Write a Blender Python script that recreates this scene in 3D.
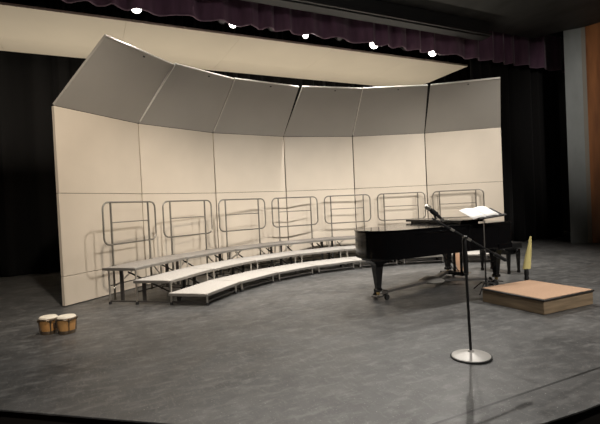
import bpy, bmesh, math, random
from mathutils import Vector, Matrix
random.seed(7)
for o in list(bpy.data.objects): bpy.data.objects.remove(o)
S = bpy.context.scene
COL = S.collection
PI = math.pi
# ------------------------------------------------------------------ camera
# world frame: X = across the stage (to the right), Y = upstage, Z up; stage floor z = 0
A = math.radians(26); PITCH = -0.0168; ROLL = 0.0459; F = 439.77; HC = 1.4945
def c2w(x, y, z): return Vector((x*math.cos(A)+y*math.sin(A), -x*math.sin(A)+y*math.cos(A), z))
sp, cp, sr, cr = math.sin(PITCH), math.cos(PITCH), math.sin(ROLL), math.cos(ROLL)
fw = c2w(0, cp, sp); rt = c2w(cr, sp*sr, -cp*sr); up = c2w(sr, -sp*cr, cp*cr)
cam = bpy.data.cameras.new('camera'); camo = bpy.data.objects.new('camera', cam); COL.objects.link(camo)
M = Matrix((rt, up, -fw)).transposed().to_4x4(); M.translation = Vector((0, 0, HC)); camo.matrix_world = M
cam.sensor_width = 36; cam.lens = F/600*36; cam.clip_start = 0.05; cam.clip_end = 200
S.camera = camo
# ------------------------------------------------------------------ world, light, exposure
w = bpy.data.worlds.new('world'); S.world = w; w.use_nodes = True
w.node_tree.nodes['Background'].inputs[0].default_value = (.9, .85, .8, 1)
w.node_tree.nodes['Background'].inputs[1].default_value = 0.006
S.view_settings.view_transform = 'Standard'; S.view_settings.look = 'None'
S.view_settings.gamma = 1; S.view_settings.use_curve_mapping = False
S.view_settings.exposure = -0.02
WARM = (1, .87, .73)
SOFT = (1, .935, .865)
def spot(name, loc, target, watt, angle, blend=.6, size=.12, col=WARM):
    l = bpy.data.lights.new(name, 'SPOT'); l.energy = watt; l.spot_size = math.radians(angle); l.spot_blend = blend
    l.shadow_soft_size = size; l.color = col
    o = bpy.data.objects.new(name, l); COL.objects.link(o); o.location = loc
    o.rotation_euler = (Vector(target)-Vector(loc)).to_track_quat('-Z', 'Y').to_euler()
    return o
# stage wash hung under the front ceiling, above the picture
for x, tx, e, c in ((.4, .6, 900, WARM), (2.6, 3.0, 850, SOFT), (4.8, 4.8, 850, SOFT), (7.0, 6.9, 900, SOFT), (9.4, 8.8, 960, SOFT)):
    spot('wash_spot', (x, 4.0, 5.8), (tx, 9.6, -.5), e*1.3, 66, .9, .1, c)
spot('front_fill', (5.0, -7.0, 5.6), (5.2, 9.0, 4.2), 900, 62, .8, .2, SOFT)  # added low front fill to lift the valance and canopies
# overhead down lights under the upstage end of the front ceiling
for x, tx, e in ((3.2, 3.0, 720), (7.4, 6.4, 780)):
    spot('down_light', (x, 7.0, 6.1), (tx, 4.6, 0), e, 100, .8, .05, (1, .95, .88))
# front of house spots, further out over the seats
for x, tx, e in ((-.8, .2, 800), (4.0, 4.4, 750), (8.5, 6.8, 1300)):
    spot('house_spot', (x, -1.2, 5.9), (tx, 3.6, 0), e, 50, .9, .12, SOFT)
spot('side_wall_fill', (8.2, 1.0, 5.6), (13.6, 7.2, 3.9), 1300, 40, 1, .2, SOFT)  # added fill to brighten the grey column and wood wall
# stage electrics behind the valance, the lamps one sees (their bodies are built below)
ELECTRICS = [(1.14, 9.5, 5.67), (3.18, 9.5, 5.64), (5.00, 9.5, 5.60), (7.03, 9.5, 5.62), (9.04, 9.5, 5.62)]
AIM = [(1.5, 5.0, 0), (2.8, 5.0, 0), (4.4, 4.6, 0), (5.6, 4.6, 0), (6.8, 5.0, 0)]
for p, a, e in zip(ELECTRICS, AIM, (140, 180, 200, 220, 220)):
    d = (Vector(a)-Vector(p)).normalized()
    spot('electric_lamp', Vector(p)+d*.16, a, e, 120, .9, .2, (1, .95, .87))
# spill of the middle lamp down through the gap between the canopies
spot('electric_spill', (4.95, 9.58, 5.5), (4.72, 10.4, 2.2), 420, 40, .6, .03, SOFT)
# added area light hidden behind the shell to brighten the cloud overhead
l = bpy.data.lights.new('cloud_fill', 'AREA'); l.shape = 'RECTANGLE'; l.size = 15; l.size_y = .15; l.energy = 215; l.color = (1, .9, .75)
o = bpy.data.objects.new('cloud_fill', l); COL.objects.link(o); o.location = (4.4, 11.6, 2.6); o.rotation_euler = (PI, 0, 0)

# ------------------------------------------------------------------ helpers
def R(d): return math.radians(d)
def box(bm, c, s, rz=0, m=None):
    r = bmesh.ops.create_cube(bm, size=1)
    mat = Matrix.Translation(c) @ (m if m is not None else Matrix.Rotation(rz, 4, 'Z')) @ Matrix.Diagonal((*s, 1))
    bmesh.ops.transform(bm, matrix=mat, verts=r['verts']); return r['verts']
def bar(bm, a, b, wd, th, upv=(0, 0, 1)):
    a, b = Vector(a), Vector(b); d = (b-a); L = d.length; d.normalize()
    y = Vector(upv).cross(d)
    if y.length < 1e-4: y = Vector((0, 1, 0)).cross(d)
    y.normalize(); z = d.cross(y)
    m = Matrix((d, y, z)).transposed().to_4x4()
    box(bm, (a+b)/2, (L, wd, th), m=m)
def tube(bm, pts, r, n=8, closed=False, radii=None):
    pts = [Vector(p) for p in pts]; N = len(pts); rings = []
    prev = None
    for i, p in enumerate(pts):
        if closed: d = (pts[(i+1) % N]-pts[i-1]).normalized()
        elif i == 0: d = (pts[1]-p).normalized()
        elif i == N-1: d = (p-pts[-2]).normalized()
        else: d = ((pts[i+1]-p).normalized()+(p-pts[i-1]).normalized()).normalized()
        if prev is None:
            x = d.orthogonal().normalized()
        else:
            x = prev - d*prev.dot(d); x = x.normalized()
        prev = x; y = d.cross(x); rr = radii[i] if radii else r
        rings.append([bm.verts.new(p+(x*math.cos(2*PI*k/n)+y*math.sin(2*PI*k/n))*rr) for k in range(n)])
    for i in range(N if closed else N-1):
        a, b = rings[i], rings[(i+1) % N]
        off = 0
        if closed and i == N-1:
            off = min(range(n), key=lambda q: (a[0].co-b[q].co).length)
        for k in range(n):
            bm.faces.new((a[k], a[(k+1) % n], b[(k+1+off) % n], b[(k+off) % n]))
    if not closed:
        bm.faces.new(rings[0][::-1]); bm.faces.new(rings[-1])
def lathe(bm, prof, n=24, m=Matrix()):
    rings = []
    for r, z in prof:
        if r < 1e-6: rings.append([bm.verts.new(m @ Vector((0, 0, z)))])
        else: rings.append([bm.verts.new(m @ Vector((r*math.cos(2*PI*k/n), r*math.sin(2*PI*k/n), z))) for k in range(n)])
    for a, b in zip(rings, rings[1:]):
        for k in range(n):
            k2 = (k+1) % n
            if len(a) == 1 and len(b) == 1: continue
            if len(a) == 1: bm.faces.new((a[0], b[k2], b[k]))
            elif len(b) == 1: bm.faces.new((a[k], a[k2], b[0]))
            else: bm.faces.new((a[k], a[k2], b[k2], b[k]))
    if len(rings[0]) > 1: bm.faces.new(rings[0][::-1])
    if len(rings[-1]) > 1: bm.faces.new(rings[-1])
def prism(bm, outline, z0, z1):
    a = [bm.verts.new((x, y, z0)) for x, y in outline]; b = [bm.verts.new((x, y, z1)) for x, y in outline]
    n = len(a); bm.faces.new(a[::-1]); bm.faces.new(b)
    for i in range(n): bm.faces.new((a[i], a[(i+1) % n], b[(i+1) % n], b[i]))
def slab(bm, quad, th):
    """a sheet through four corner points, thickened along its normal"""
    q = [Vector(p) for p in quad]; nrm = (q[1]-q[0]).cross(q[3]-q[0]).normalized()
    a = [bm.verts.new(p) for p in q]; b = [bm.verts.new(p-nrm*th) for p in q]
    bm.faces.new(a); bm.faces.new(b[::-1])
    for i in range(4): bm.faces.new((a[i], b[i], b[(i+1) % 4], a[(i+1) % 4]))
def BM(): return bmesh.new()
def obj(name, bm, mat, parent=None, bevel=0, seg=2, smooth=True):
    bmesh.ops.recalc_face_normals(bm, faces=bm.faces[:])
    me = bpy.data.meshes.new(name); bm.to_mesh(me); bm.free()
    if smooth:
        for p in me.polygons: p.use_smooth = True
        me.set_sharp_from_angle(angle=R(35))
    me.materials.append(mat)
    o = bpy.data.objects.new(name, me); COL.objects.link(o)
    if parent: o.parent = parent
    if bevel:
        b = o.modifiers.new('bevel', 'BEVEL'); b.width = bevel; b.segments = seg; b.limit_method = 'ANGLE'; b.angle_limit = R(40)
    return o
def tag(o, label, cat, group=None):
    o['label'] = label; o['category'] = cat
    if group: o['group'] = group
    return o
def thing(name, label, cat, loc=(0, 0, 0), rz=0, group=None):
    o = bpy.data.objects.new(name, None); COL.objects.link(o); o.location = loc; o.rotation_euler = (0, 0, rz)
    o.empty_display_size = .1
    return tag(o, label, cat, group)
def struct(name, bm, mat, **k):
    o = obj(name, bm, mat, **k); o['kind'] = 'structure'; return o
def dup(o, parent=None):
    c = o.copy(); COL.objects.link(c)
    if parent: c.parent = parent
    for ch in list(o.children): dup(ch, c)
    return c

# ------------------------------------------------------------------ materials
def mat(name, col, rough=.6, metal=0, spec=.5, noise=None, bump=0, sheen=0, coat=0, emit=None):
    """noise = (scale, amount, stretch xyz)"""
    m = bpy.data.materials.new(name); m.use_nodes = True; nt = m.node_tree; b = nt.nodes['Principled BSDF']
    b.inputs['Base Color'].default_value = (*col, 1); b.inputs['Roughness'].default_value = rough
    b.inputs['Metallic'].default_value = metal; b.inputs['Specular IOR Level'].default_value = spec
    b.inputs['Sheen Weight'].default_value = sheen; b.inputs['Coat Weight'].default_value = coat
    if emit: b.inputs['Emission Color'].default_value = (*emit[0], 1); b.inputs['Emission Strength'].default_value = emit[1]
    if noise:
        sc, am, st = noise
        tc = nt.nodes.new('ShaderNodeTexCoord'); mp = nt.nodes.new('ShaderNodeMapping'); mp.inputs['Scale'].default_value = st
        n = nt.nodes.new('ShaderNodeTexNoise'); n.inputs['Scale'].default_value = sc; n.inputs['Detail'].default_value = 6
        rp = nt.nodes.new('ShaderNodeValToRGB')
        rp.color_ramp.elements[0].position = .3; rp.color_ramp.elements[1].position = .7
        rp.color_ramp.elements[0].color = (*[c*(1-am) for c in col], 1); rp.color_ramp.elements[1].color = (*[min(1, c*(1+am)) for c in col], 1)
        L = nt.links.new
        L(tc.outputs['Object'], mp.inputs[0]); L(mp.outputs[0], n.inputs[0]); L(n.outputs[0], rp.inputs[0]); L(rp.outputs[0], b.inputs['Base Color'])
        if bump:
            bu = nt.nodes.new('ShaderNodeBump'); bu.inputs['Strength'].default_value = bump; bu.inputs['Distance'].default_value = .01
            L(n.outputs[0], bu.inputs['Height']); L(bu.outputs[0], b.inputs['Normal'])
    return m
def floor_mat():
    m = bpy.data.materials.new('painted_stage_floor'); m.use_nodes = True; nt = m.node_tree; b = nt.nodes['Principled BSDF']
    N = nt.nodes.new; L = nt.links.new
    geo = N('ShaderNodeTexCoord'); sep = N('ShaderNodeSeparateXYZ'); L(geo.outputs['Object'], sep.inputs[0])
    def noise(scale, st, detail=6, rough=.6):
        mp = N('ShaderNodeMapping'); mp.inputs['Scale'].default_value = st; L(geo.outputs['Object'], mp.inputs[0])
        n = N('ShaderNodeTexNoise'); n.inputs['Scale'].default_value = scale; n.inputs['Detail'].default_value = detail; n.inputs['Roughness'].default_value = rough
        L(mp.outputs[0], n.inputs[0]); return n.outputs[0]
    def math_(op, a, b_=None, c=None):
        n = N('ShaderNodeMath'); n.operation = op
        for i, v in enumerate((a, b_, c)):
            if v is None: continue
            if isinstance(v, (int, float)): n.inputs[i].default_value = v
            else: L(v, n.inputs[i])
        return n.outputs[0]
    def mix(fac, c1, c2):
        n = N('ShaderNodeMix'); n.data_type = 'RGBA'
        L(fac, n.inputs[0])
        for i, c in ((6, c1), (7, c2)):
            if isinstance(c, tuple): n.inputs[i].default_value = (*c, 1)
            else: L(c, n.inputs[i])
        return n.outputs[2]
    def ramp(v, lo, hi):
        n = N('ShaderNodeMapRange'); n.inputs[1].default_value = lo; n.inputs[2].default_value = hi; L(v, n.inputs[0]); return n.outputs[0]
    base = mix(ramp(noise(1.1, (1, 1.6, 1)), .3, .7), (.040, .0405, .0405), (.102, .102, .1))
    base = mix(math_('MULTIPLY', ramp(noise(7, (.7, 1.6, 1)), .5, .68), .6), base, (.19, .188, .182))     # long pale scuffs
    base = mix(math_('MULTIPLY', ramp(noise(14, (2, .5, 1)), .55, .72), .5), base, (.19, .188, .182))
    base = mix(math_('MULTIPLY', ramp(noise(5, (1, 1, 1)), .54, .7), .5), base, (.036, .0355, .0345))
    base = mix(math_('MULTIPLY', ramp(noise(60, (1, 1, 1), 2), .65, .71), .75), base, (.38, .37, .35))         # chips
    X, Y = sep.outputs[0], sep.outputs[1]
    def line(v, at, wd): return math_('LESS_THAN', math_('ABSOLUTE', math_('SUBTRACT', v, at)), wd)
    j1 = line(Y, 2.24, .011)
    base = mix(math_('MULTIPLY', j1, 1.0), base, (.006, .006, .006))
    j2 = line(Y, 4.885, .005)
    base = mix(math_('MULTIPLY', j2, .5), base, (.03, .03, .03))
    px = math_('PINGPONG', math_('ADD', X, 1.1), 1.22); py = math_('PINGPONG', math_('SUBTRACT', Y, 4.885), 2.44)
    sh = math_('MAXIMUM', line(px, 0, .003), line(py, 0, .003))
    base = mix(math_('MULTIPLY', sh, .3), base, (.04, .04, .04))
    L(base, b.inputs['Base Color'])
    rg = N('ShaderNodeMapRange'); rg.inputs[1].default_value = .3; rg.inputs[2].default_value = .7; rg.inputs[3].default_value = .36; rg.inputs[4].default_value = .52
    L(noise(3, (1, 1, 1)), rg.inputs[0]); L(rg.outputs[0], b.inputs['Roughness'])
    b.inputs['Specular IOR Level'].default_value = .45
    bu = N('ShaderNodeBump'); bu.inputs['Strength'].default_value = .12; bu.inputs['Distance'].default_value = .004
    L(noise(25, (1, 1, 1)), bu.inputs['Height']); L(bu.outputs[0], b.inputs['Normal'])
    return m
def wood_mat(name, c1, c2, rough, axis=(1, 1, .12), scale=6):
    m = mat(name, c1, rough, noise=(scale, 0, axis)); nt = m.node_tree
    r = [n for n in nt.nodes if n.type == 'VALTORGB'][0]; r.color_ramp.elements[0].color = (*c1, 1); r.color_ramp.elements[1].color = (*c2, 1)
    return m
MF = floor_mat()
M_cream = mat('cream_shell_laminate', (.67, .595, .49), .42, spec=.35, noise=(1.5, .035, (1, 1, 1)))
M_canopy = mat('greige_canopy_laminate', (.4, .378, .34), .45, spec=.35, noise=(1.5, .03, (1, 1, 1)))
M_cloud = mat('cream_cloud_panel', (.66, .59, .48), .6, noise=(1, .03, (1, 1, 1)))
M_alu = mat('aluminium_trim', (.75, .72, .67), .35, .85)
M_trimw = mat('white_edge_extrusion', (.78, .75, .69), .45)
M_black = mat('black_powder_coat', (.012, .012, .012), .5)
M_drape = mat('black_velour', (.012, .0115, .0115), .95, spec=.1, sheen=.05)
M_val = mat('plum_velour', (.12, .06, .1), .9, spec=.15, sheen=.5, noise=(6, .25, (1, 1, .2)))
M_hem = mat('plum_velour_hem', (.2, .12, .17), .85, spec=.2, sheen=.3)
M_ceil = mat('black_painted_ceiling', (.035, .036, .034), .7, noise=(2.2, .35, (1, .4, 1)))
M_wallblk = mat('black_stage_wall', (.008, .008, .008), .9)
M_col = mat('grey_painted_proscenium', (.2, .215, .21), .75, noise=(3, .12, (1, 1, .4)))
M_colt = mat('tan_grey_trim', (.2, .18, .15), .6)
M_wood = wood_mat('stained_wood_wall', (.13, .047, .018), (.3, .12, .042), .45)
M_fascia = mat('dark_fascia', (.012, .009, .007), .8)
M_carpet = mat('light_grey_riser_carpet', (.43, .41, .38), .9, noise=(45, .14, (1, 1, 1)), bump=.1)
M_carpet2 = mat('darker_grey_riser_carpet', (.27, .25, .225), .9, noise=(45, .18, (1, 1, 1)), bump=.1)  # darker grey, for the top tread alone
M_edge = mat('grey_aluminium_edge', (.3, .285, .26), .4, .7)
M_chrome = mat('galvanised_tube', (.6, .57, .52), .32, .9)
M_rail = mat('grey_rail_tube', (.23, .215, .185), .4, .6)
M_leg = mat('dark_riser_steel', (.085, .08, .075), .5, .5)
M_piano = mat('polished_black_lacquer', (.005, .005, .0055), .1, spec=.35)
M_pianoleg = mat('black_lacquer_leg', (.006, .006, .006), .2, spec=.35)
M_brass = mat('brass', (.7, .5, .2), .3, 1)
M_ivory = mat('ivory_key', (.8, .77, .68), .3)
M_steel = mat('cast_steel_dolly', (.11, .105, .1), .45, .5)
M_hub = mat('scuffed_grey_steel', (.24, .23, .21), .5, .2)
M_rubber = mat('black_rubber', (.012, .012, .012), .75)
M_seat = mat('black_leather', (.012, .012, .012), .28, bump=.1, noise=(30, .2, (1, 1, 1)))
M_mic = mat('mic_grille_steel', (.65, .62, .55), .38, .9)
M_base = mat('cast_zinc_base', (.45, .435, .41), .45, .35, noise=(8, .06, (1, 1, 1)))
M_paper = mat('white_paper', (.88, .87, .84), .8)
M_carptan = mat('tan_podium_carpet', (.42, .27, .175), .95, noise=(50, .14, (1, 1, 1)), bump=.2)
M_podw = wood_mat('scuffed_brown_wood', (.14, .1, .06), (.26, .19, .115), .6, (.3, .3, 3), 7)
M_podt = mat('dark_nosing', (.02, .017, .014), .5)
M_brown = mat('brown_block', (.07, .045, .028), .6)
M_bwood = wood_mat('honey_wood', (.5, .24, .075), (.72, .4, .15), .35, (1, 1, .2), 12)
M_skin = mat('drum_skin', (.78, .72, .6), .55, noise=(10, .08, (1, 1, 1)))
M_rim = mat('tarnished_rim', (.22, .17, .12), .4, .8)
M_yellow = mat('yellow_plastic', (.72, .62, .26), .4)
M_tan = wood_mat('tan_plywood', (.42, .24, .14), (.55, .33, .2), .6)
M_lens = mat('lit_lens', (1, 1, 1), .3, emit=((1, .93, .82), 26))
M_glass = mat('dark_lens', (.25, .25, .25), .12)

# ------------------------------------------------------------------ the setting
front = [(-2.75, 8.12), (-2.3, 6.6), (-1.75, 5.35), (-.72, 4.17), (.56, 3.10), (1.6, 2.42), (2.35, 1.97), (2.61, 1.885), (3.0, 1.86), (7.0, 1.86), (8.4, 2.42), (10.7, 4.17), (11.75, 5.35), (12.3, 6.3)]
outl = [(-8, 14.5), (-8, 8.35)] + front + [(13.4, 6.3), (17, 6.3), (17, 14.5)]
bm = BM(); prism(bm, outl, -.012, 0); struct('floor', bm, MF, smooth=False)
inner = [(-7.9, 14.4), (-7.9, 8.45)] + [(5+(x-5)*.992, 8+(y-8)*.992) for x, y in front] + [(16.9, 6.4), (16.9, 14.4)]
bm = BM(); prism(bm, inner, -1.1, -.012); struct('trim_1', bm, M_fascia)
bm = BM(); box(bm, (4.5, -1, -1.15), (28, 34, .1)); struct('floor_house', bm, M_fascia)
# black painted ceiling over the apron, its upstage edge open to the fly space
bm = BM(); prism(bm, [(-9, -10), (15.5, -10), (13.7, 5.0), (13.17, 7.33), (13.03, 7.79), (12.77, 8.13), (12.42, 8.88), (-9, 8.88)], 6.2, 6.4)
struct('ceiling', bm, M_ceil)
bm = BM(); box(bm, (4, 11.6, 8.05), (26, 7, .1)); struct('ceiling_fly', bm, M_wallblk)
bm = BM(); box(bm, (4, 14.45, 3.5), (26, .1, 9)); struct('wall_back', bm, M_wallblk)
bm = BM(); box(bm, (16.5, 11.8, 3.5), (.1, 5.4, 9)); struct('wall_right', bm, M_wallblk)
bm = BM(); box(bm, (-7.6, 11.4, 3.5), (.1, 6.0, 9)); struct('wall_left', bm, M_wallblk)
bm = BM(); box(bm, (4, 8.83, 7.2), (26, .08, 1.6)); struct('wall_header', bm, M_wallblk)
bm = BM(); prism(bm, [(12.77, 8.13), (13.03, 7.79), (13.6, 8.3), (13.55, 8.5)], 0, 6.2); struct('wall_proscenium', bm, M_col)
bm = BM(); prism(bm, [(13.035, 7.80), (13.075, 7.70), (13.3, 7.75), (13.25, 7.9)], 0, 6.2); struct('trim_2', bm, M_colt)
bm = BM(); prism(bm, [(13.085, 7.70), (13.7, 5.0), (15.5, -9.9), (16.2, -9.9), (16.2, 7.9), (13.3, 7.75)], -1.1, 6.2); struct('wall_side', bm, M_wood)
bm = BM(); prism(bm, [(-2.85, 8.12), (-3.07, 7.79), (-3.8, 5.0), (-6, -9.9), (-6.5, -9.9), (-6.5, 8.6), (-3.0, 8.6)], -1.1, 6.2); struct('wall_house_left', bm, M_wood)

# ------------------------------------------------------------------ curtains
def drape(name, x0, y0, x1, y1, z0, z1, material, label, amp=.07, period=.34, scallop=0, hem=None, seed=0, cat='curtain'):
    rnd = random.Random(seed); d = Vector((x1-x0, y1-y0)); L = d.length; d.normalize(); n = Vector((d.y, -d.x))
    root = thing(name, label, cat, (x0, y0, z0))
    bm = BM(); cols = []; step = period/10; N = int(L/step); ph = 0
    hp = []
    for i in range(N+1):
        s = L*i/N
        ph += step*2*PI/period*(1+.35*math.sin(s*1.7+seed)+.2*math.sin(s*4.1))
        off = amp*(math.sin(ph)+.25*math.sin(2.3*ph+1))
        x, y = d.x*s+n.x*off, d.y*s+n.y*off
        dz = scallop*(math.sin(ph-.8)+.5*math.sin(ph*.37+2))
        col = []
        for k in range(5):
            f = k/4; g = 1 if k < 4 else .75
            col.append(bm.verts.new((d.x*s+n.x*off*g, d.y*s+n.y*off*g, dz*(1-f)+(z1-z0)*f)))
        cols.append(col); hp.append((x, y, dz))
    for a, b in zip(cols, cols[1:]):
        for k in range(4): bm.faces.new((a[k], b[k], b[k+1], a[k+1]))
    o = obj('cloth', bm, material, root)
    m = o.modifiers.new('thick', 'SOLIDIFY'); m.thickness = .012
    if hem:
        bm = BM(); tube(bm, hp, .016, 6); obj('hem', bm, hem, root)
    bm = BM(); tube(bm, [(0, 0, z1-z0), (d.x*L, d.y*L, z1-z0)], .03, 8); obj('batten', bm, M_black, root)
    return root
drape('valance', -2.6, 9.1, 14.9, 9.1, 5.45, 8.0, M_val, 'plum purple pleated valance hanging across the top of the stage opening', .075, .62, .012, M_hem, 3)
drape('backdrop_curtain', -7.0, 13.3, 12.6, 13.3, .02, 8.0, M_drape, 'long black backdrop curtain closing the rear of the stage behind the shell', .09, .5, seed=1)
drape('leg_curtain', 10.35, 9.45, 14.6, 9.45, .02, 8.0, M_drape, 'black side curtain hanging between the shell right edge and the grey column', .09, .45, seed=2)
drape('border_curtain', 11.05, 11.2, 15.4, 11.2, 4.0, 8.0, M_drape, 'black border curtain seen above the rightmost canopy beyond the white cloud', .1, .42, seed=5)

bm = BM(); box(bm, (3.6, 8.60, 6.0), (13.0, .3, .4)); box(bm, (3.6, 8.41, 5.86), (13.0, .08, .06))
tag(obj('curtain_track', bm, M_black, bevel=.01), 'long black track trough hanging under the dark ceiling in front of the plum valance', 'track')

# ------------------------------------------------------------------ overhead cloud
root = thing('acoustic_cloud', 'row of cream overhead reflector panels above the orchestra shell', 'ceiling cloud', (4.6, 11, 5.4))
xs = [-4.1, -1.57, .98, 3.53, 6.08, 8.6, 10.9]
YF, YC, YR = 9.98, 11.75, 12.72
for i in range(6):
    bm = BM(); a, b = xs[i]+.002-4.6, xs[i+1]-.002-4.6
    pr = [(YF-11, .2), (YC-11, .16), (YR-11, .2)]
    for (p, q) in ((0, 1), (1, 2)):
        slab(bm, [(a, pr[p][0], pr[p][1]), (a, pr[q][0], pr[q][1]), (b, pr[q][0], pr[q][1]), (b, pr[p][0], pr[p][1])], -.05)
    obj('panel', bm, M_cloud, root)
    bm = BM(); box(bm, ((a+b)/2, YC-11, .152), (b-a, .035, .018)); obj('crease_strip', bm, M_alu, root)
    for y in (10.4, 12.4):
        bm = BM(); tube(bm, [((a+b)/2, y-11, .24), ((a+b)/2, y-11, 2.6)], .008, 6); obj('hanger_cable', bm, M_black, root)

# ------------------------------------------------------------------ stage electrics
root = tag(obj('pipe_batten', (lambda b: (tube(b, [(-2.5, 9.62, 6.12), (12.0, 9.62, 6.12)], .03, 10), [tube(b, [(x, 9.62, 6.12), (x, 9.62, 8.0)], .008, 6) for x in (-2, 2.2, 6.2, 11)], b)[2])(BM()), M_black),
           'black pipe batten carrying the stage lights behind the plum valance', 'batten')
def stage_light(p, aim, lit, label, scale=1.0):
    p, aim = Vector(p), Vector(aim)
    t = thing('stage_light', label, 'stage light', p, 0, 'stage lights behind the valance')
    d = (aim-p).normalized(); m = d.to_track_quat('Z', 'Y').to_matrix().to_4x4()
    k = scale
    bm = BM(); lathe(bm, [(.03*k, -.2*k), (.08*k, -.19*k), (.09*k, -.12*k), (.09*k, .02*k), (.1*k, .03*k), (.1*k, .13*k), (.092*k, .13*k), (.092*k, .08*k), (0, .08*k)], 20, m); obj('housing', bm, M_black, t)
    bm = BM(); lathe(bm, [(.09*k, .09*k), (.085*k, .105*k), (.05*k, .118*k), (0, .123*k)], 20, m); obj('lens', bm, M_lens if lit else M_glass, t)
    s = m.to_3x3() @ Vector((1, 0, 0)); zt = 6.12-p.z
    bm = BM(); tube(bm, [s*.105*k, s*.11*k+Vector((0, 0, .15)), Vector((0, .0, .2))+s*.03, Vector((0, 0, .2))-s*.03, -s*.11*k+Vector((0, 0, .15)), -s*.105*k], .011, 6); obj('yoke', bm, M_black, t)
    bm = BM(); tube(bm, [(0, 0, .2), (0, .07, zt)], .012, 6); box(bm, (0, .07, zt), (.06, .08, .08)); obj('clamp', bm, M_black, t)
    return t
lab = ['bright lit stage light at left, hanging above the highest canopy corner', 'small lit stage light under the valance left of the grey unlit lamp',
       'faint small lit stage light under the middle of the valance', 'large bright stage light above the right half of the white cloud', 'rightmost lit stage light near the right tip of the white cloud']
facing = [(.2, 2, 1.6), (1.0, 5, 0), (1.4, 3, .5), (.5, 2, 1.6), (.8, 2, 1.6)]
for p, f, l, k in zip(ELECTRICS, facing, lab, (1.15, .85, .7, 1.2, 1.1)): stage_light(p, f, True, l, k)
for x, l in ((2.95, 'dark unlit stage light beside the second lit lamp from left'), (4.15, 'grey unlit stage light between two small lit lamps left of centre'),
             (6.0, 'dark unlit stage light left of the large bright lamp'), (8.1, 'dark unlit stage light between the two lamps at right')):
    stage_light((x, 9.62, 5.74), (x+.2, 6, 3), False, l, 1.0)

# ------------------------------------------------------------------ orchestra shell
P = [Vector(p) for p in [(-.377, 8.128), (1.048, 9.396), (2.792, 10.213), (4.724, 10.449), (6.626, 10.122), (8.398, 9.262), (9.896, 8.036)]]
H, H2, H1 = 3.2795, 1.8593, .495
CTL = [.33, .345, .24, .31, .21, .15]; CTR = [.09, .0, -.02, -.05, -.12, -.155]
slab_names = ['outermost left shell tower, beside the black drape', 'second shell tower from the left, behind the left end of the risers', 'third shell tower from the left, behind the risers',
              'fourth shell tower from the left, behind the middle riser', 'fifth shell tower from the left, rising behind the piano tail and lid', 'outermost right shell tower, behind the piano keyboard and the sheet music']
for i in range(6):
    a, b = P[i], P[i+1]; d = (b-a); W = d.length; ang = math.atan2(d.y, d.x); c = (a+b)/2
    t = thing('shell_tower', 'cream panelled ' + slab_names[i], 'orchestra shell', (c.x, c.y, 0), ang, 'orchestra shell towers')
    hw = W/2-.011
    for z0, z1 in ((.015, H1-.004), (H1+.004, H2-.004), (H2+.004, H-.004)):
        bm = BM(); box(bm, (0, .03, (z0+z1)/2), (hw*2, .06, z1-z0)); obj('wall_panel', bm, M_cream, t, bevel=.003, seg=1)
    for x in (-.6, .6): bm = BM(); box(bm, (x, .09, 1.62), (.06, .055, 3.2)); obj('upright', bm, M_black, t)
    for z in (.3, 1.2, H2, 3.1): bm = BM(); box(bm, (0, .085, z), (W*.93, .04, .06)); obj('cross_bar', bm, M_black, t)
    for x in (-.3, .45):
        bm = BM(); box(bm, (x, .36, .1), (.07, .56, .06)); bar(bm, (x, .6, .12), (x, .12, 1.2), .04, .04)
        bs = obj('base', bm, M_black, t)
        bm = BM(); m = Matrix.Translation((x, .58, .04)) @ Matrix.Rotation(PI/2, 4, 'Y')
        lathe(bm, [(.0, -.02), (.04, -.02), (.04, .02), (0, .02)], 14, m); obj('caster', bm, M_rubber, bs)
    fo, rise = .85, 1.065
    bl, br = Vector((-hw, .0, H+.004)), Vector((hw, 0, H+.004))
    tl, tr = Vector((-W/2+CTL[i], -fo, H+rise)), Vector((W/2+CTR[i], -fo, H+rise))
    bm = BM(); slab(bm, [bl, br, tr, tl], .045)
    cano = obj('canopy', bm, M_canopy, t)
    nn = (br-bl).cross(tl-bl).normalized()
    up2 = (tl-bl).normalized(); bm = BM()
    bar(bm, tl-nn*.018+up2*.008, tr-nn*.018+up2*.008, .016, .058, nn)
    if i in (1, 2, 4): bar(bm, bl+up2*.04-nn*.018, tl-nn*.018, .058, .014, up2.cross(nn))
    obj('edge_trim', bm, M_trimw, cano)
    bm = BM(); q = (tl*.45+tr*.55)*.95+(bl*.45+br*.55)*.05; box(bm, q+nn*.004, (.035, .02, .02)); obj('latch', bm, M_black, cano)
    for x in (-.5, .5):
        bm = BM(); tube(bm, [(x, .1, 2.5), (x, .32, 3.1), (x, -fo*.6+.1, H+rise*.72)], .016, 8)
        obj('canopy_strut', bm, M_black, t)

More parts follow.
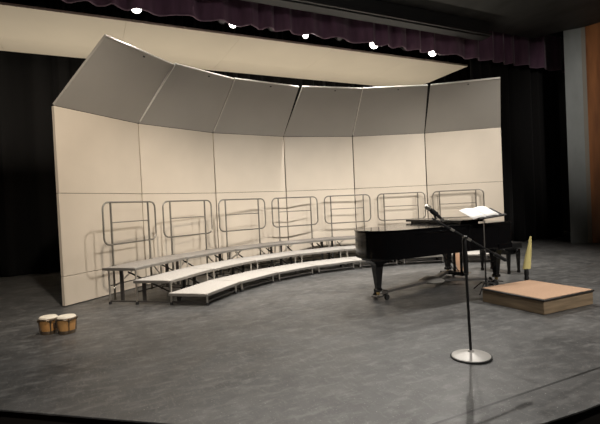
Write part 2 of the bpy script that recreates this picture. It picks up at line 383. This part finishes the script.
# ------------------------------------------------------------------ choral risers with guard rails
RC = Vector((5.014, 3.754)); R1, TR, TH0, DTH = 4.4435, .6156, 2.3171, .2364
RM = R1+TR*1.5; TA = math.tan(DTH/2)
def riser(label):
    t = thing('choral_riser', label, 'riser', (0, 0, 0), 0, 'choral risers in an arc')
    zs = (.203, .406, .61)
    for k in range(3):
        y0, y1 = R1+TR*k, R1+TR*(k+1)+(.05 if k < 2 else 0); z = zs[k]
        def quad(ins): return [(-(y0*TA-.003)+ins, y0-RM+ins), ((y0*TA-.003)-ins, y0-RM+ins), ((y1*TA-.003)-ins, y1-RM-ins), (-(y1*TA-.003)+ins, y1-RM-ins)]
        bm = BM(); prism(bm, quad(0), z-.048, z-.003); tr = obj('tread', bm, M_edge, t, bevel=.004, seg=1)
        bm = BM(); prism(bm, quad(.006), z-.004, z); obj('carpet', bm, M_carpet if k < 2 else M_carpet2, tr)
    legs = []
    for s in (-1, 1):
        for k, (yy, zt) in enumerate(((R1+.06, .16), (R1+TR+.06, .36), (R1+2*TR+.06, .565), (R1+3*TR-.05, .565))):
            x = s*(yy*TA-.09); bm = BM(); tube(bm, [(x, yy-RM, .03), (x, yy-RM, zt)], .016, 8)
            lg = obj('leg', bm, M_chrome, t)
            bm = BM(); lathe(bm, [(.024, 0), (.024, .03), (.018, .045)], 10, Matrix.Translation((x, yy-RM, 0))); obj('rubber_foot', bm, M_rubber, lg)
        ya, yb = R1+.06, R1+3*TR-.05
        bm = BM(); bar(bm, (s*(ya*TA-.09), ya-RM, .05), (s*(yb*TA-.09), yb-RM, .05), .022, .022)
        obj('floor_rail', bm, M_leg, t)
        bm = BM()
        for yy, z0, z1 in ((R1+TR-.04, .05, .16), (R1+2*TR-.04, .05, .36), (R1+2.6*TR, .05, .565)):
            bm = BM(); bar(bm, (s*(yy*TA-.14), yy-RM, z0), (s*(yy*TA-.14), yy-RM, z1), .03, .055); obj('support_post', bm, M_leg, t)
        bm = BM(); bar(bm, (s*(R1*TA-.14), R1+TR-.04-RM, .1), (s*(R1*TA-.10), R1+2.6*TR-RM, .5), .02, .02)
        obj('folding_strut', bm, M_leg, t)
        yy = R1+3*TR-.1
        bm = BM(); tube(bm, [(s*(yy*TA-.12), yy-RM, .25), (s*(yy*TA-.55), yy-.12-RM, .56)], .011, 6); obj('brace', bm, M_chrome, t)
    bm = BM()
    for yy, z in ((R1+.06, .06), (R1+TR+.06, .12), (R1+2*TR+.06, .2), (R1+3*TR-.05, .3)):
        x = yy*TA-.09; bm = BM(); tube(bm, [(-x, yy-RM, z), (x, yy-RM, z)], .010, 6); obj('cross_bar', bm, M_leg, t)
    # guard rail along the back edge
    g_y = R1+3*TR+.018-RM; hw = .644; zt, zb, rc = 1.68, .965, .12
    pts = []
    for cx_, cz_, a in ((hw-rc, zt-rc, 0), (-hw+rc, zt-rc, 90), (-hw+rc, zb+rc, 180), (hw-rc, zb+rc, 270)):
        for k in range(6): th = R(a+90*k/5); pts.append((cx_+rc*math.cos(th), g_y, cz_+rc*math.sin(th)))
    bm = BM(); tube(bm, pts, .0155, 8, closed=True); g = obj('guard_rail', bm, M_rail, t)
    for x in (-.47, .45):
        bm = BM(); tube(bm, [(x, g_y, .03), (x, g_y, zt)], .017, 8); box(bm, (x, g_y-.012, .585), (.05, .05, .07)); obj('post', bm, M_rail, g)
    bm = BM(); tube(bm, [(-.47, g_y, 1.335), (.45, g_y, 1.335)], .010, 6); obj('cross_rail', bm, M_rail, g)
    return t
r0 = None
names = ['leftmost grey carpeted three step riser with open left end and guard rail', 'second grey three step riser from the left, its guard rail before the second shell tower',
         'third grey three step riser from the left along the arc', 'middle grey three step riser, fourth along the arc',
         'fifth grey three step riser, just left of and behind the piano tail', 'sixth grey three step riser, mostly behind the piano lid', 'rightmost grey three step riser, behind the piano and sheet music']
for i in range(7):
    t = r0 if i else None
    if i == 0: r0 = t = riser(names[0])
    else: t = dup(r0); t['label'] = names[i]
    th = TH0-DTH*i
    t.location = (RC.x+RM*math.cos(th), RC.y+RM*math.sin(th), 0); t.rotation_euler = (0, 0, th-PI/2)

# ------------------------------------------------------------------ grand piano
PO = Vector((3.68, 5.03, 0)); PL, PW = 2.75, 1.5
def spline(pts, n=10):
    out = []
    for i in range(len(pts)-1):
        p0, p1, p2, p3 = (Vector(pts[max(i-1, 0)]), Vector(pts[i]), Vector(pts[i+1]), Vector(pts[min(i+2, len(pts)-1)]))
        for k in range(n):
            t = k/n
            out.append(.5*((2*p1)+(-p0+p2)*t+(2*p0-5*p1+4*p2-p3)*t*t+(-p0+3*p1-3*p2+p3)*t**3))
    out.append(Vector(pts[-1])); return out
curve = [(p.x, p.y) for p in spline([(2.25, 1.5), (1.75, 1.47), (1.3, 1.27), (.85, 1.06), (.42, .97), (.12, .82), (0, .5), (.07, .2), (.28, .03), (.55, 0)], 8)]
piano = thing('grand_piano', 'black polished grand piano with closed lid standing before the risers', 'piano', PO)
def outline(xr): return [(xr, 0), (xr, PW)] + curve
bm = BM(); prism(bm, outline(2.36), .64, 1.04); obj('case', bm, M_piano, piano, bevel=.012)
for y in (.035, PW-.035): bm = BM(); box(bm, (2.5, y, .865), (.32, .07, .35)); obj('key_cheek', bm, M_piano, piano, bevel=.015)
bm = BM(); box(bm, (2.5, PW/2, .66), (.36, PW, .09)); obj('key_bed', bm, M_piano, piano, bevel=.008)
bm = BM(); box(bm, (2.40, PW/2, .85), (.04, PW-.14, .29)); obj('fallboard', bm, M_piano, piano, bevel=.006)
bm = BM()
n = 52; kw = 1.225/n
for k in range(n): box(bm, (2.56, .1375+kw*(k+.5), .728), (.15, kw*.93, .02))
wk = obj('white_keys', bm, M_ivory, piano, smooth=False)
bm = BM()
for k in range(n-1):
    if (k+5) % 7 in (0, 1, 3, 4, 5): box(bm, (2.53, .1375+kw*(k+1), .744), (.095, kw*.55, .014))
obj('black_keys', bm, M_pianoleg, piano)
bm = BM(); prism(bm, [(x*1.008-.012, (y-.75)*1.016+.75) for x, y in outline(2.1)], 1.043, 1.064); obj('lid', bm, M_piano, piano, bevel=.006)
bm = BM(); box(bm, (2.39, .75, 1.053), (.58, 1.52, .022)); obj('front_lid', bm, M_piano, piano, bevel=.006)
bm = BM(); box(bm, (1.93, .8, 1.105), (.52, 1.34, .04)); box(bm, (1.93, .8, 1.075), (.4, 1.2, .024)); obj('music_desk', bm, M_pianoleg, piano, bevel=.006)
bm = BM(); box(bm, (1.55, -.006, .995), (1.9, .014, .022)); obj('rim_moulding', bm, M_piano, piano, bevel=.003)
for x, y, spread in ((.25, .45, .2), (2.5, .2, .15), (2.5, 1.3, .15)):
    bm = BM()
    prev = None; secs = [(spread, .645), (spread*.95, .61), (spread*.6, .585), (.07, .53), (.062, .47), (.038, .2), (.038, .17), (.05, .165), (.05, .125)]
    for h, z in secs:
        ring = [bm.verts.new((x+sx*h*(1.0 if z < .5 else 1), y+sy*min(h, .13), z)) for sx, sy in ((-1, -1), (1, -1), (1, 1), (-1, 1))]
        if prev:
            for k in range(4): bm.faces.new((prev[k], prev[(k+1) % 4], ring[(k+1) % 4], ring[k]))
        else: bm.faces.new(ring)
        prev = ring
    bm.faces.new(prev[::-1])
    lg = obj('leg', bm, M_pianoleg, piano, bevel=.006)
    bm = BM(); m = Matrix.Translation((x, y, .1)) @ Matrix.Rotation(PI/2, 4, 'Y'); lathe(bm, [(0, -.014), (.026, -.014), (.03, -.006), (.03, .006), (.026, .014), (0, .014)], 14, m)
    box(bm, (x, y, .12), (.045, .03, .02)); obj('caster', bm, M_brass, lg)
ly = obj('pedal_lyre', (lambda b: (box(b, (2.2, .67, .43), (.035, .035, .5)), box(b, (2.2, .83, .43), (.035, .035, .5)), box(b, (2.2, .75, .16), (.16, .32, .07)), box(b, (2.2, .75, .665), (.12, .3, .05)),
     tube(b, [(2.16, .7, .2), (1.75, .7, .69)], .009, 6), tube(b, [(2.16, .8, .2), (1.75, .8, .69)], .009, 6), b)[-1])(BM()), M_pianoleg, piano, bevel=.004)
for y in (.66, .75, .84):
    bm = BM(); box(bm, (2.33, y, .15), (.14, .03, .012)); obj('pedal', bm, M_brass, ly, bevel=.004)
# spider dolly under the piano
dol = thing('piano_dolly', 'black spider dolly with flat arms and casters under the grand piano', 'dolly', PO)
hub = Vector((1.55, .72, .11))
bm = BM(); lathe(bm, [(0, .08), (.2, .08), (.22, .1), (.2, .125), (.1, .17), (0, .18)], 20, Matrix.Translation((hub.x, hub.y, 0))); obj('hub', bm, M_hub, dol)
for x, y in ((.25, .45), (2.5, .2), (2.5, 1.3)):
    e = Vector((x, y, .052)); d = Vector((x-hub.x, y-hub.y, 0)).normalized()
    bm = BM(); tip = e+d*.09
    bar(bm, (hub.x+d.x*.15, hub.y+d.y*.15, .105), (x-d.x*.16, y-d.y*.16, .105), .1, .04)
    bar(bm, (x-d.x*.18, y-d.y*.18, .105), (x-d.x*.1, y-d.y*.1, .058), .1, .025)
    bar(bm, (x-d.x*.11, y-d.y*.11, .058), tip, .13, .022)
    ar = obj('arm', bm, M_steel, dol, bevel=.004)
    n = Vector((-d.y, d.x, 0))
    for s in (-1, 1):
        c = Vector((x, y, .045))-d*.06+n*s*.115
        bm = BM(); m = Matrix.Translation(c) @ Matrix.Rotation(math.atan2(n.y, n.x), 4, 'Z') @ Matrix.Rotation(PI/2, 4, 'Y')
        lathe(bm, [(0, -.018), (.04, -.018), (.045, -.01), (.045, .01), (.04, .018), (0, .018)], 16, m)
        bar(bm, c-n*s*.07+Vector((0, 0, .02)), c+n*s*.01+Vector((0, 0, .055)), .04, .012)
        obj('caster', bm, M_rubber, ar)
# bench
bn = thing('piano_bench', 'black leather piano bench at the keyboard end of the piano', 'bench', (7.29, 6.07, 0))
bm = BM(); box(bm, (0, 0, .53), (.38, .74, .12))
obj('seat', bm, M_seat, bn, bevel=.025, seg=3)
bm = BM()
for iy in range(4):
    for ix in range(2): lathe(bm, [(.012, .588), (.012, .594), (0, .597)], 8, Matrix.Translation((-.08+.16*ix, -.27+.18*iy, 0)))
obj('tuft_button', bm, M_piano, bn)
bm = BM(); box(bm, (0, 0, .41), (.33, .68, .09)); obj('apron', bm, M_pianoleg, bn, bevel=.006)
bm = BM(); m = Matrix.Translation((0, -.36, .42)) @ Matrix.Rotation(PI/2, 4, 'X'); lathe(bm, [(.015, -.02), (.015, .02), (.04, .022), (.045, .04), (.03, .06), (0, .062)], 14, m); obj('height_knob', bm, M_piano, bn)
for sx in (-1, 1):
    for sy in (-1, 1):
        bm = BM(); prev = None
        for h, z in ((.03, .37), (.028, .32), (.018, .05), (.024, .03), (.022, 0)):
            ring = [bm.verts.new((sx*.135+a*h, sy*.31+b*h, z)) for a, b in ((-1, -1), (1, -1), (1, 1), (-1, 1))]
            if prev:
                for k in range(4): bm.faces.new((prev[k], prev[(k+1) % 4], ring[(k+1) % 4], ring[k]))
            else: bm.faces.new(ring)
            prev = ring
        bm.faces.new(prev[::-1]); obj('leg', bm, M_pianoleg, bn, bevel=.003)

# ------------------------------------------------------------------ conductor podium
bm0 = None
pod = thing('conductor_podium', 'low wooden podium with tan carpet top at the right front of the stage', 'podium', (5.48, 4.0, 0), R(-.5))
PWX, PWY = 1.01, .965
bm = BM(); box(bm, (0, 0, .088), (PWX-.03, PWY-.03, .168)); obj('body', bm, M_podw, pod, bevel=.006)
bm = BM(); box(bm, (0, 0, .182), (PWX, PWY, .024)); obj('nosing', bm, M_podt, pod, bevel=.008)
bm = BM(); box(bm, (0, 0, .196), (PWX-.035, PWY-.035, .01)); obj('carpet', bm, M_carptan, pod, bevel=.004)

# ------------------------------------------------------------------ boom microphone stand
mb = c2w(1.53, 4.07, 0)
ms = thing('microphone_stand', 'black boom microphone stand with round silver base at front centre right', 'microphone stand', mb, -A)
ms.rotation_euler = (0, -.02, -A)
bm = BM(); lathe(bm, [(0, .012), (.178, .012), (.172, .022), (.1, .042), (.03, .058), (.022, .072), (0, .072)], 40); obj('base', bm, M_base, ms)
bm = BM(); lathe(bm, [(.176, 0), (.184, .004), (.184, .014), (.176, .018), (.15, .012), (.15, 0)], 40); obj('rubber_rim', bm, M_rubber, ms)
bm = BM(); tube(bm, [(0, 0, .06), (0, 0, .86)], .0125, 12); obj('pole', bm, M_black, ms)
bm = BM(); lathe(bm, [(.012, .78), (.022, .79), (.024, .95), (.02, 1.04), (.02, 1.10), (.014, 1.11), (0, 1.11)], 14); obj('clutch', bm, M_black, ms)
bm = BM(); box(bm, (0, .0, 1.12), (.026, .04, .034)); lathe(bm, [(.012, -.03), (.015, -.02), (.015, .03), (.012, .04), (0, .04)], 12, Matrix.Translation((0, -.03, 1.125)) @ Matrix.Rotation(PI/2, 4, 'X')); obj('boom_clamp', bm, M_black, ms, bevel=.004)
def boom(x): return Vector((x, -.005, 1.13+(x)*-.66))
bm = BM(); tube(bm, [boom(-.285), boom(.38)], .0085, 10); bo = obj('boom_arm', bm, M_black, ms)
for x0, x1, rr in ((-.12, -.09, .012), (.03, .06, .013)):
    bm = BM(); tube(bm, [boom(x0), boom(x1)], rr, 10); obj('collar', bm, M_chrome, bo)
bm = BM(); tube(bm, [boom(.27), boom(.37)], .017, 12); obj('counterweight', bm, M_black, bo)
mi = thing('microphone', 'black handheld microphone with silver grille clipped to the boom end', 'microphone', mb+c2w(-.29, -.005, 1.362), -A)
d = Vector((-.7, -.1, .6)).normalized(); m = d.to_track_quat('Z', 'Y').to_matrix().to_4x4()
bm = BM(); lathe(bm, [(0, -.085), (.012, -.085), (.014, -.07), (.018, .04), (.019, .055), (0, .06)], 14, m); obj('body', bm, M_black, mi)
bm = BM(); lathe(bm, [(.019, .055), (.026, .06), (.026, .07), (.024, .072), (.026, .085), (.02, .105), (0, .115)], 16, m); obj('grille', bm, M_mic, mi)
bm = BM(); lathe(bm, [(.024, -.03), (.024, .03), (.019, .03), (.019, -.03)], 12, m); tube(bm, [(0, 0, -.02), (.012, .0, -.06)], .010, 8); obj('clip', bm, M_rubber, mi)
bm = BM(); tube(bm, [d*-.08, d*-.1, d*-.125], .012, 10, radii=[.011, .012, .010]); obj('connector', bm, M_chrome, mi)

# ------------------------------------------------------------------ music stand and sheet music
LH = R(18)-A
sb = c2w(2.84, 6.82, 0)
st = thing('music_stand', 'black music stand with tilted desk between the piano and the podium', 'music stand', sb, LH)
bm = BM(); tube(bm, [(0, 0, .1), (0, 0, .62)], .013, 10); obj('lower_pole', bm, M_black, st)
bm = BM(); tube(bm, [(0, 0, .6), (0, 0, 1.17)], .008, 10); obj('upper_pole', bm, M_chrome, st)
bm = BM(); lathe(bm, [(.014, .58), (.019, .59), (.019, .64), (.012, .65)], 12); obj('collar', bm, M_black, st)
for k in range(3):
    a = R(90+120*k); bm = BM()
    tube(bm, [(0, 0, .16), (.1*math.cos(a), .1*math.sin(a), .14), (.28*math.cos(a), .28*math.sin(a), .012)], .010, 8); obj('leg', bm, M_black, st)
TI = R(21)
up_ = Vector((0, math.cos(TI), math.sin(TI))); nr = Vector((0, -math.sin(TI), math.cos(TI))); ex = Vector((1, 0, .08)).normalized()
cen = Vector((0.135, .12, 1.22))
bm = BM(); slab(bm, [cen-ex*.25-up_*.17, cen+ex*.25-up_*.17, cen+ex*.25+up_*.17, cen-ex*.25+up_*.17], .008); dk = obj('desk', bm, M_black, st)
bm = BM(); q = cen-up_*.172+nr*.02; bar(bm, q-ex*.25, q+ex*.25, .012, .05, up_); obj('ledge', bm, M_black, dk)
sm = thing('sheet_music', 'open white sheet music lying on the black music stand desk', 'sheet music', sb, LH)
for s, lift in ((-1, .0), (1, .0)):
    bm = BM(); rows = []
    for i in range(7):
        f = i/6; x = s*f*.26-.085; hgt = .012+.02*math.sin(f*PI)**1 + .003*(1-f)
        rows.append([bm.verts.new(cen+ex*x+up_*v+nr*(hgt+(.004 if v > .1 else 0))) for v in (-.16, -.05, .08, .2)])
    for a, b in zip(rows, rows[1:]):
        for k in range(3): bm.faces.new((a[k], b[k], b[k+1], a[k+1]))
    o = obj('page', bm, M_paper, sm); mm = o.modifiers.new('thick', 'SOLIDIFY'); mm.thickness = .006; mm.offset = 0

# ------------------------------------------------------------------ bongo drums
bd = thing('bongo_drums', 'pair of honey wood bongo drums with white skins on the left floor', 'drums', (-.385, 6.40, 0), -R(30))
for x, r in ((-.12, .106), (.12, .110)):
    bm = BM(); lathe(bm, [(r*.80, .012), (r*.83, .012), (r*.9, .08), (r*1.0, .17), (r*.97, .205), (0, .205)], 28, Matrix.Translation((x, 0, 0))); sh = obj('drum_shell', bm, M_bwood, bd)
    bm = BM(); lathe(bm, [(r*.82, 0), (r*.86, 0), (r*.885, .035), (r*.86, .045), (r*.82, .04)], 28, Matrix.Translation((x, 0, 0))); obj('bottom_ring', bm, M_rim, sh)
    bm = BM(); lathe(bm, [(r*1.02, .198), (r*1.03, .206), (r*.9, .222), (r*.5, .227), (0, .228)], 28, Matrix.Translation((x, 0, 0))); obj('drum_head', bm, M_skin, sh)
    bm = BM()
    pts = [(x+r*1.05*math.cos(2*PI*k/32), r*1.05*math.sin(2*PI*k/32), .188+.006*math.cos(4*2*PI*k/32)) for k in range(32)]
    tube(bm, pts, .010, 6, closed=True); obj('tension_rim', bm, M_rim, sh)
    for k in range(4):
        a = R(45+90*k); bm = BM(); px, py = x+r*1.06*math.cos(a), r*1.06*math.sin(a)
        tube(bm, [(px, py, .195), (x+r*.96*math.cos(a), r*.96*math.sin(a), .03)], .006, 6); box(bm, (px, py, .175), (.022, .022, .03)); obj('tuning_lug', bm, M_rim, sh)
bm = BM(); box(bm, (0, 0, .11), (.06, .1, .07)); obj('bridge_block', bm, M_brown, bd, bevel=.005)

# ------------------------------------------------------------------ small things
wd = thing('signal_wand', 'thin tapered yellow wand upright in a black grip behind the wooden podium', 'wand', c2w(3.72, 7.3, 0))
bm = BM(); lathe(bm, [(.03, 0), (.036, .01), (.036, .12), (.03, .14), (.036, .16), (.036, .25), (.03, .26), (0, .26)], 16); obj('grip', bm, M_rubber, wd)
bm = BM()
e = c2w(1, 0, 0); n = c2w(0, 1, 0)
prev = None
for z, xl, xr, th in ((.255, -.045, .095, .03), (.45, .0, .11, .025), (.62, .05, .122, .015), (.79, .095, .128, .008)):
    ring = [bm.verts.new(e*((xl+xr)/2+(xr-xl)/2*math.cos(2*PI*k/12))+n*th*math.sin(2*PI*k/12)+Vector((-e.x*.02, -e.y*.02, z))) for k in range(12)]
    if prev:
        for k in range(12): bm.faces.new((prev[k], prev[(k+1) % 12], ring[(k+1) % 12], ring[k]))
    else: bm.faces.new(ring[::-1])
    prev = ring
bm.faces.new(prev); obj('blade', bm, M_yellow, wd)
bb = c2w(3.16, 8.75, 0)
bm = BM(); bar(bm, bb+Vector((0, 0, .004)), bb+c2w(-.13, .05, .62), .02, .12, c2w(1, 0, 0)); tag(obj('leaning_board', bm, M_tan, bevel=.004), 'narrow tan board leaning behind the piano, seen under the case beside the microphone stand', 'board')
